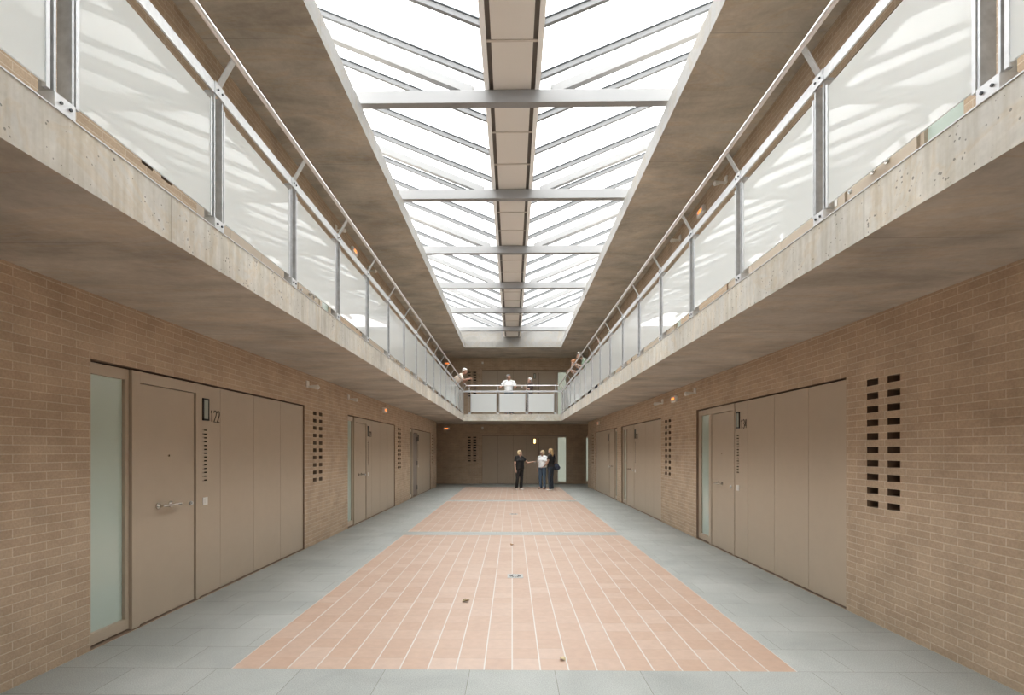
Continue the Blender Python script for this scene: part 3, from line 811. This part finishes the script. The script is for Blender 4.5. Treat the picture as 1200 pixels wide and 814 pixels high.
    p_ = p_[:]; c.loft(p_[:5]+[w(V['chest'].lerp(V['neck'], .86))], r_[:5]+[(.085*k, .078*k)], right)
    if female:
        nf = (V['chest']-V['belly']).cross(Vector((1, 0, 0))).normalized(); nf = nf if nf.y > 0 else -nf
        for s in (-1, 1): c.ball(w(V['chest'] + Vector((s*.075, 0, -.005)) + nf*.075), .072*k*st)
    for s in 'RL':
        c.cap(w(V['neck'].lerp(V['sh'+s], .3)), w(V['sh'+s]), .068*k, .066*k)
        a, e = V['sh'+s], V['el'+s]
        if sleeve <= 1: c.tube(w(a), w(a.lerp(e, sleeve)), .066*k, .060*k)
        else:
            c.cap(w(a), w(e), .066*k, .050*k); c.tube(w(e), w(e.lerp(V['wr'+s], sleeve-1)), .050*k, .044*k)
    fuse(c, 'shirt', top, t, .010, 4)
    c = MB()
    c.loft(p_[:2]+[w(V['pelvis'].lerp(V['belly'], .35))], [(x+.004, y+.004) for x, y in r_[:2]]+[(r_[2][0]-.0, r_[2][1])], right)
    if skirt:
        zz = [.9, .6, .22]; c.loft([w((0, 0, z)) for z in zz], [(.17*k*st, .14*k*st), (.19*k, .17*k), (.23*k, .21*k)], right)
    else:
        for s in 'RL':
            tr = trouser_r
            c.cap(w(V['hip'+s]), w(V['knee'+s]), .098*k*st, .069*k*tr); c.tube(w(V['knee'+s]), w(V['ank'+s]+(V['ank'+s]-V['knee'+s]).normalized()*.03), .069*k*tr, .064*k*tr)
    fuse(c, 'skirt' if skirt else 'trousers', bottom, t, .010, 3)
    for s in 'RL':
        q = MB(); an, to = V['ank'+s], V['toe'+s]; dv = Vector((to.x-an.x, to.y-an.y, 0)).normalized()
        ax = Vector((an.x, an.y, .038)); RS = M3 @ Matrix((Vector((dv.y, -dv.x, 0)), dv, Vector((0, 0, 1)))).transposed()
        q.ball(w(ax-dv*.015+Vector((0, 0, .008))), (.040*k, .060*k, .045*k), RS); q.ball(w(ax+dv*.10-Vector((0, 0, .010))), (.046*k, .100*k, .030*k), RS)
        lo_ = w((0, 0, 0)).z
        o_ = fuse(q, 'shoe', shoe, t, .008, 2)
        zmin = min(v.co.z for v in o_.data.vertices)
        for v in o_.data.vertices: v.co.z = max(v.co.z - zmin*.0, .0)
    # ---- hair
    h = MB()
    h.ball(hp(0, -.030, .034), (.084*k, .090*k, .086*k), RM, 18, 12)
    h.ball(hp(0, .018, .070), (.070*k, .062*k, .044*k), RM)
    if hairlen == 'bob':
        for s in (-1, 1): h.ball(hp(s*.062, -.024, -.02), (.028*k, .055*k, .066*k), RM)
        h.ball(hp(0, -.07, -.025), (.066*k, .040*k, .075*k), RM)
    if hairlen == 'long':
        h.ball(hp(0, -.075, -.03), (.068*k, .045*k, .085*k), RM); h.loft([hp(0, -.085, 0), hp(0, -.10, -.10), hp(0, -.095, -.20), hp(0, -.08, -.28)], [(.06*k, .04*k), (.06*k, .042*k), (.045*k, .032*k), (.018*k, .014*k)], M3 @ rt)
    if hairlen in ('short',): h.ball(hp(0, -.060, -.022), (.064*k, .042*k, .050*k), RM)
    fuse(h, 'hair', hair, t, .008, 2)
    return t, w, V, hp

def cloth(name, col, r=.8, var=.06): return plain(name, col, r, var=var, vs=14)
BLONDE = plain('blonde_hair', (.62, .47, .28), .6, var=.2, vs=30); GREYH = plain('silver_hair', (.62, .61, .60), .6, var=.15, vs=30)
GREYD = plain('grey_hair', (.22, .21, .20), .6, var=.2, vs=30); AUBURN = plain('auburn_hair', (.38, .16, .06), .6, var=.2, vs=30)
DARKH = plain('dark_brown_hair', (.07, .045, .03), .6, var=.2, vs=30); BLONDD = plain('dark_blonde_hair', (.50, .33, .16), .6, var=.25, vs=30)
C_BLACK = cloth('black_cloth', (.014, .012, .012)); C_WHITE = cloth('white_cotton', (.78, .79, .80)); C_JEAN = cloth('blue_denim', (.075, .115, .17))
C_DJEAN = cloth('dark_denim', (.028, .04, .06)); C_BEIGE = cloth('cream_shirt', (.74, .64, .55)); C_KHAKI = cloth('khaki', (.40, .34, .26))
C_BROWN = cloth('dark_brown_cloth', (.06, .040, .034)); C_GREEN = cloth('sage_green_cloth', (.17, .23, .16)); C_NAVY = cloth('navy_cloth', (.03, .04, .07))
C_GREYB = cloth('grey_blue_trousers', (.20, .24, .27)); SH_W = plain('white_shoe', (.8, .79, .76), .5); SH_B = plain('brown_shoe', (.20, .12, .08), .5); SH_D = plain('dark_shoe', (.03, .03, .04), .5)
def patterned():
    m, nt, b = mat('speckled_skirt_cloth'); co = objco(nt)
    n = noise(nt, co, 18, 3, .7); nt.links.new(ramp(nt, n, [(.42, (.02, .016, .016)), (.5, (.10, .08, .07)), (.6, (.42, .38, .34))]), b.inputs['Base Color']); b.inputs['Roughness'].default_value = .8
    return m
C_PAT = patterned()

def bag(name, c, r, m, par_label):
    t = thing(name, c, par_label, 'bag')
    b = MB(); c = Vector(c); b.ball(c, (r*.8, r*.55, r)); b.box(c+Vector((-r*.7, -r*.45, -r*.95)), c+Vector((r*.7, r*.45, r*.3)))
    fuse(b, 'bag_body', m, t, .012, 4)
    return t
# woman in black, ground floor, gesturing to the right
t, w, V, hp = person('woman with short blonde hair in black clothes, standing on the tiles and pointing right', (.30, 21.0, 0), R(-145), 1.62,
    dict(elL=(-.36, .10, 1.14), wrL=(-.55, .28, 1.20), hdL=(-.8, .5, .1), elR=(.245, .0, 1.10), wrR=(.26, .07, .86), look=(-.6, 1, -.05),
         ankR=(.13, -.04, .085), toeR=(.17, .12, .03), kneeR=(.12, .02, .49)),
    C_BLACK, C_BLACK, BLONDE, SH_W, stout=1.25, hairlen='bob', sleeve=.6)
# woman in white and jeans
t, w, V, hp = person('woman in a white blouse and blue jeans, middle of the three standing women', (1.27, 21.45, 0), R(145), 1.62,
    dict(elL=(-.23, .05, 1.13), wrL=(-.27, .26, 1.02), hdL=(-.3, 1, -.3), look=(.5, 1, 0), toeR=(.15, .13, .03), kneeL=(-.12, .05, .49), ankL=(-.14, .06, .085), toeL=(-.18, .22, .03)),
    C_WHITE, C_JEAN, BLONDE, SH_B, stout=1.08, hairlen='bob', sleeve=.7)
MB().cap(hp(-.055, .088, .01), hp(.055, .088, .01), .017).build('sunglasses', BLACK, t, smooth=True)
# woman with ponytail seen from behind
t, w, V, hp = person('woman with long fair ponytail, black T-shirt and dark jeans, rightmost on the tiles', (1.56, 20.65, 0), R(62), 1.69,
    dict(elL=(-.24, .06, 1.10), wrL=(-.17, .24, .95), hdL=(.2, 1, -.2), elR=(.24, -.03, 1.10), wrR=(.23, .03, .87), look=(.1, 1, .03)),
    C_BLACK, C_DJEAN, BLONDD, SH_W, hairlen='long', sleeve=.45, stout=1.0)
sb = thing('shoulder_bag', w((.27, -.12, .95)), 'dark blue shoulder bag on the hip of the ponytailed woman', 'bag')
b = MB(); cc = w((.27, -.10, .96)); b.ball(cc, (.15, .11, .13)); b.ball(cc+Vector((.03, 0, -.05)), (.16, .10, .10)); fuse(b, 'bag_body', C_NAVY, sb, .012, 5)
b = MB(); pts = [cc+Vector((-.06, 0, .10)), w((.20, -.10, 1.25)), w((.17, -.08, 1.455)), w((.19, .03, 1.44)), w((.26, .03, 1.15)), cc+Vector((.0, .05, .10))]
for p, q in zip(pts[:-1], pts[1:]): b.cap(p, q, .010)
b.build('strap', C_NAVY, sb, smooth=True)
# man leaning on the left railing
LEAN = dict(pelvis=(0, 0, .93), belly=(0, .10, 1.06), chest=(0, .22, 1.20), neck=(0, .37, 1.38), head=(0, .49, 1.51), shR=(.175, .33, 1.33), shL=(-.175, .33, 1.33),
            elR=(.22, .40, 1.10), wrR=(.14, .60, 1.215), elL=(-.20, .43, 1.13), wrL=(-.10, .62, 1.225), hdR=(-.2, 1, .1), hdL=(.2, 1, 0), look=(.1, 1, -.35),
            ankR=(.10, -.05, .085), ankL=(-.10, -.05, .085), toeR=(.12, .11, .03), toeL=(-.12, .11, .03), kneeR=(.1, 0, .49), kneeL=(-.1, 0, .49))
P_ = dict(LEAN); P_.update(elR=(.24, .46, 1.14), wrR=(.20, .70, 1.20), hdR=(-.1, 1, .2), look=(.25, 1, -.3))
person('grey haired man in a cream shirt leaning over the left handrail', (-2.36, 20.0, GAL+.006), R(-90), 1.75, P_, C_BEIGE, C_KHAKI, GREYH, SH_D, female=False, skin=SKIN_T, sleeve=.8, stout=1.1)
# man in white at the far railing
t, w, V, hp = person('man in a white polo shirt standing at the far railing', (-.15, 22.40, GAL), R(180), 1.80,
    dict(shR=(.20, 0, 1.37), shL=(-.20, 0, 1.37), elR=(.31, .10, 1.16), wrR=(.33, .36, 1.135), hdR=(.0, 1, -.1), elL=(-.30, .08, 1.15), wrL=(-.27, .33, 1.125), hdL=(0, 1, -.1), look=(-.8, .6, 0)),
    C_WHITE, C_GREYB, GREYD, SH_D, female=False, skin=SKIN_T, sleeve=.7, stout=1.05)
# woman in brown with cup
t, w, V, hp = person('silver haired woman in a dark brown top and speckled skirt at the far railing', (.78, 22.42, GAL), R(110), 1.66,
    dict(elR=(.22, .06, 1.12), wrR=(.10, .26, 1.25), hdR=(-.3, 1, .2), elL=(-.22, .06, 1.11), wrL=(-.08, .27, 1.20), hdL=(.3, 1, .1), look=(0, 1, 0)),
    C_BROWN, C_PAT, GREYH, SH_D, skirt=True, hairlen='short', sleeve=1.1)
cp = w((.05, .36, 1.28))
o = MB().tube(cp-Vector((0, 0, .045)), cp+Vector((0, 0, .045)), .030, .038, n=16).tube(cp+Vector((0, 0, .045)), cp+Vector((0, 0, .052)), .041, .040, n=16).build('paper_cup', SH_W, smooth=True)
tag(o, 'white cup held by the silver haired woman at the far railing', 'cup')
# pair leaning on the right railing
P_ = dict(LEAN)
t, w, V, hp = person('person in a sage green top with hair band leaning over the right handrail', (2.70, 16.75, GAL+.006), R(90), 1.74, P_, C_GREEN, C_NAVY, DARKH, SH_D, sleeve=.75, hairlen='bob')
b = MB(); pts = [hp(-.086, -.005, -.03), hp(-.086, .0, .045), hp(-.05, .0, .105), hp(0, .0, .126), hp(.05, .0, .105), hp(.086, .0, .045), hp(.086, -.005, -.03)]
for p, q in zip(pts[:-1], pts[1:]): b.cap(p, q, .012)
b.build('hair_band', SH_W, t, smooth=True)
P_ = dict(LEAN); P_.update(head=(0, .50, 1.49), look=(-.1, 1, -.45))
person('auburn haired person in black leaning on the right handrail beyond the green top', (2.64, 17.75, GAL+.006), R(90), 1.70, P_, C_BLACK, C_BLACK, AUBURN, SH_D, hairlen='bob', sleeve=.75)
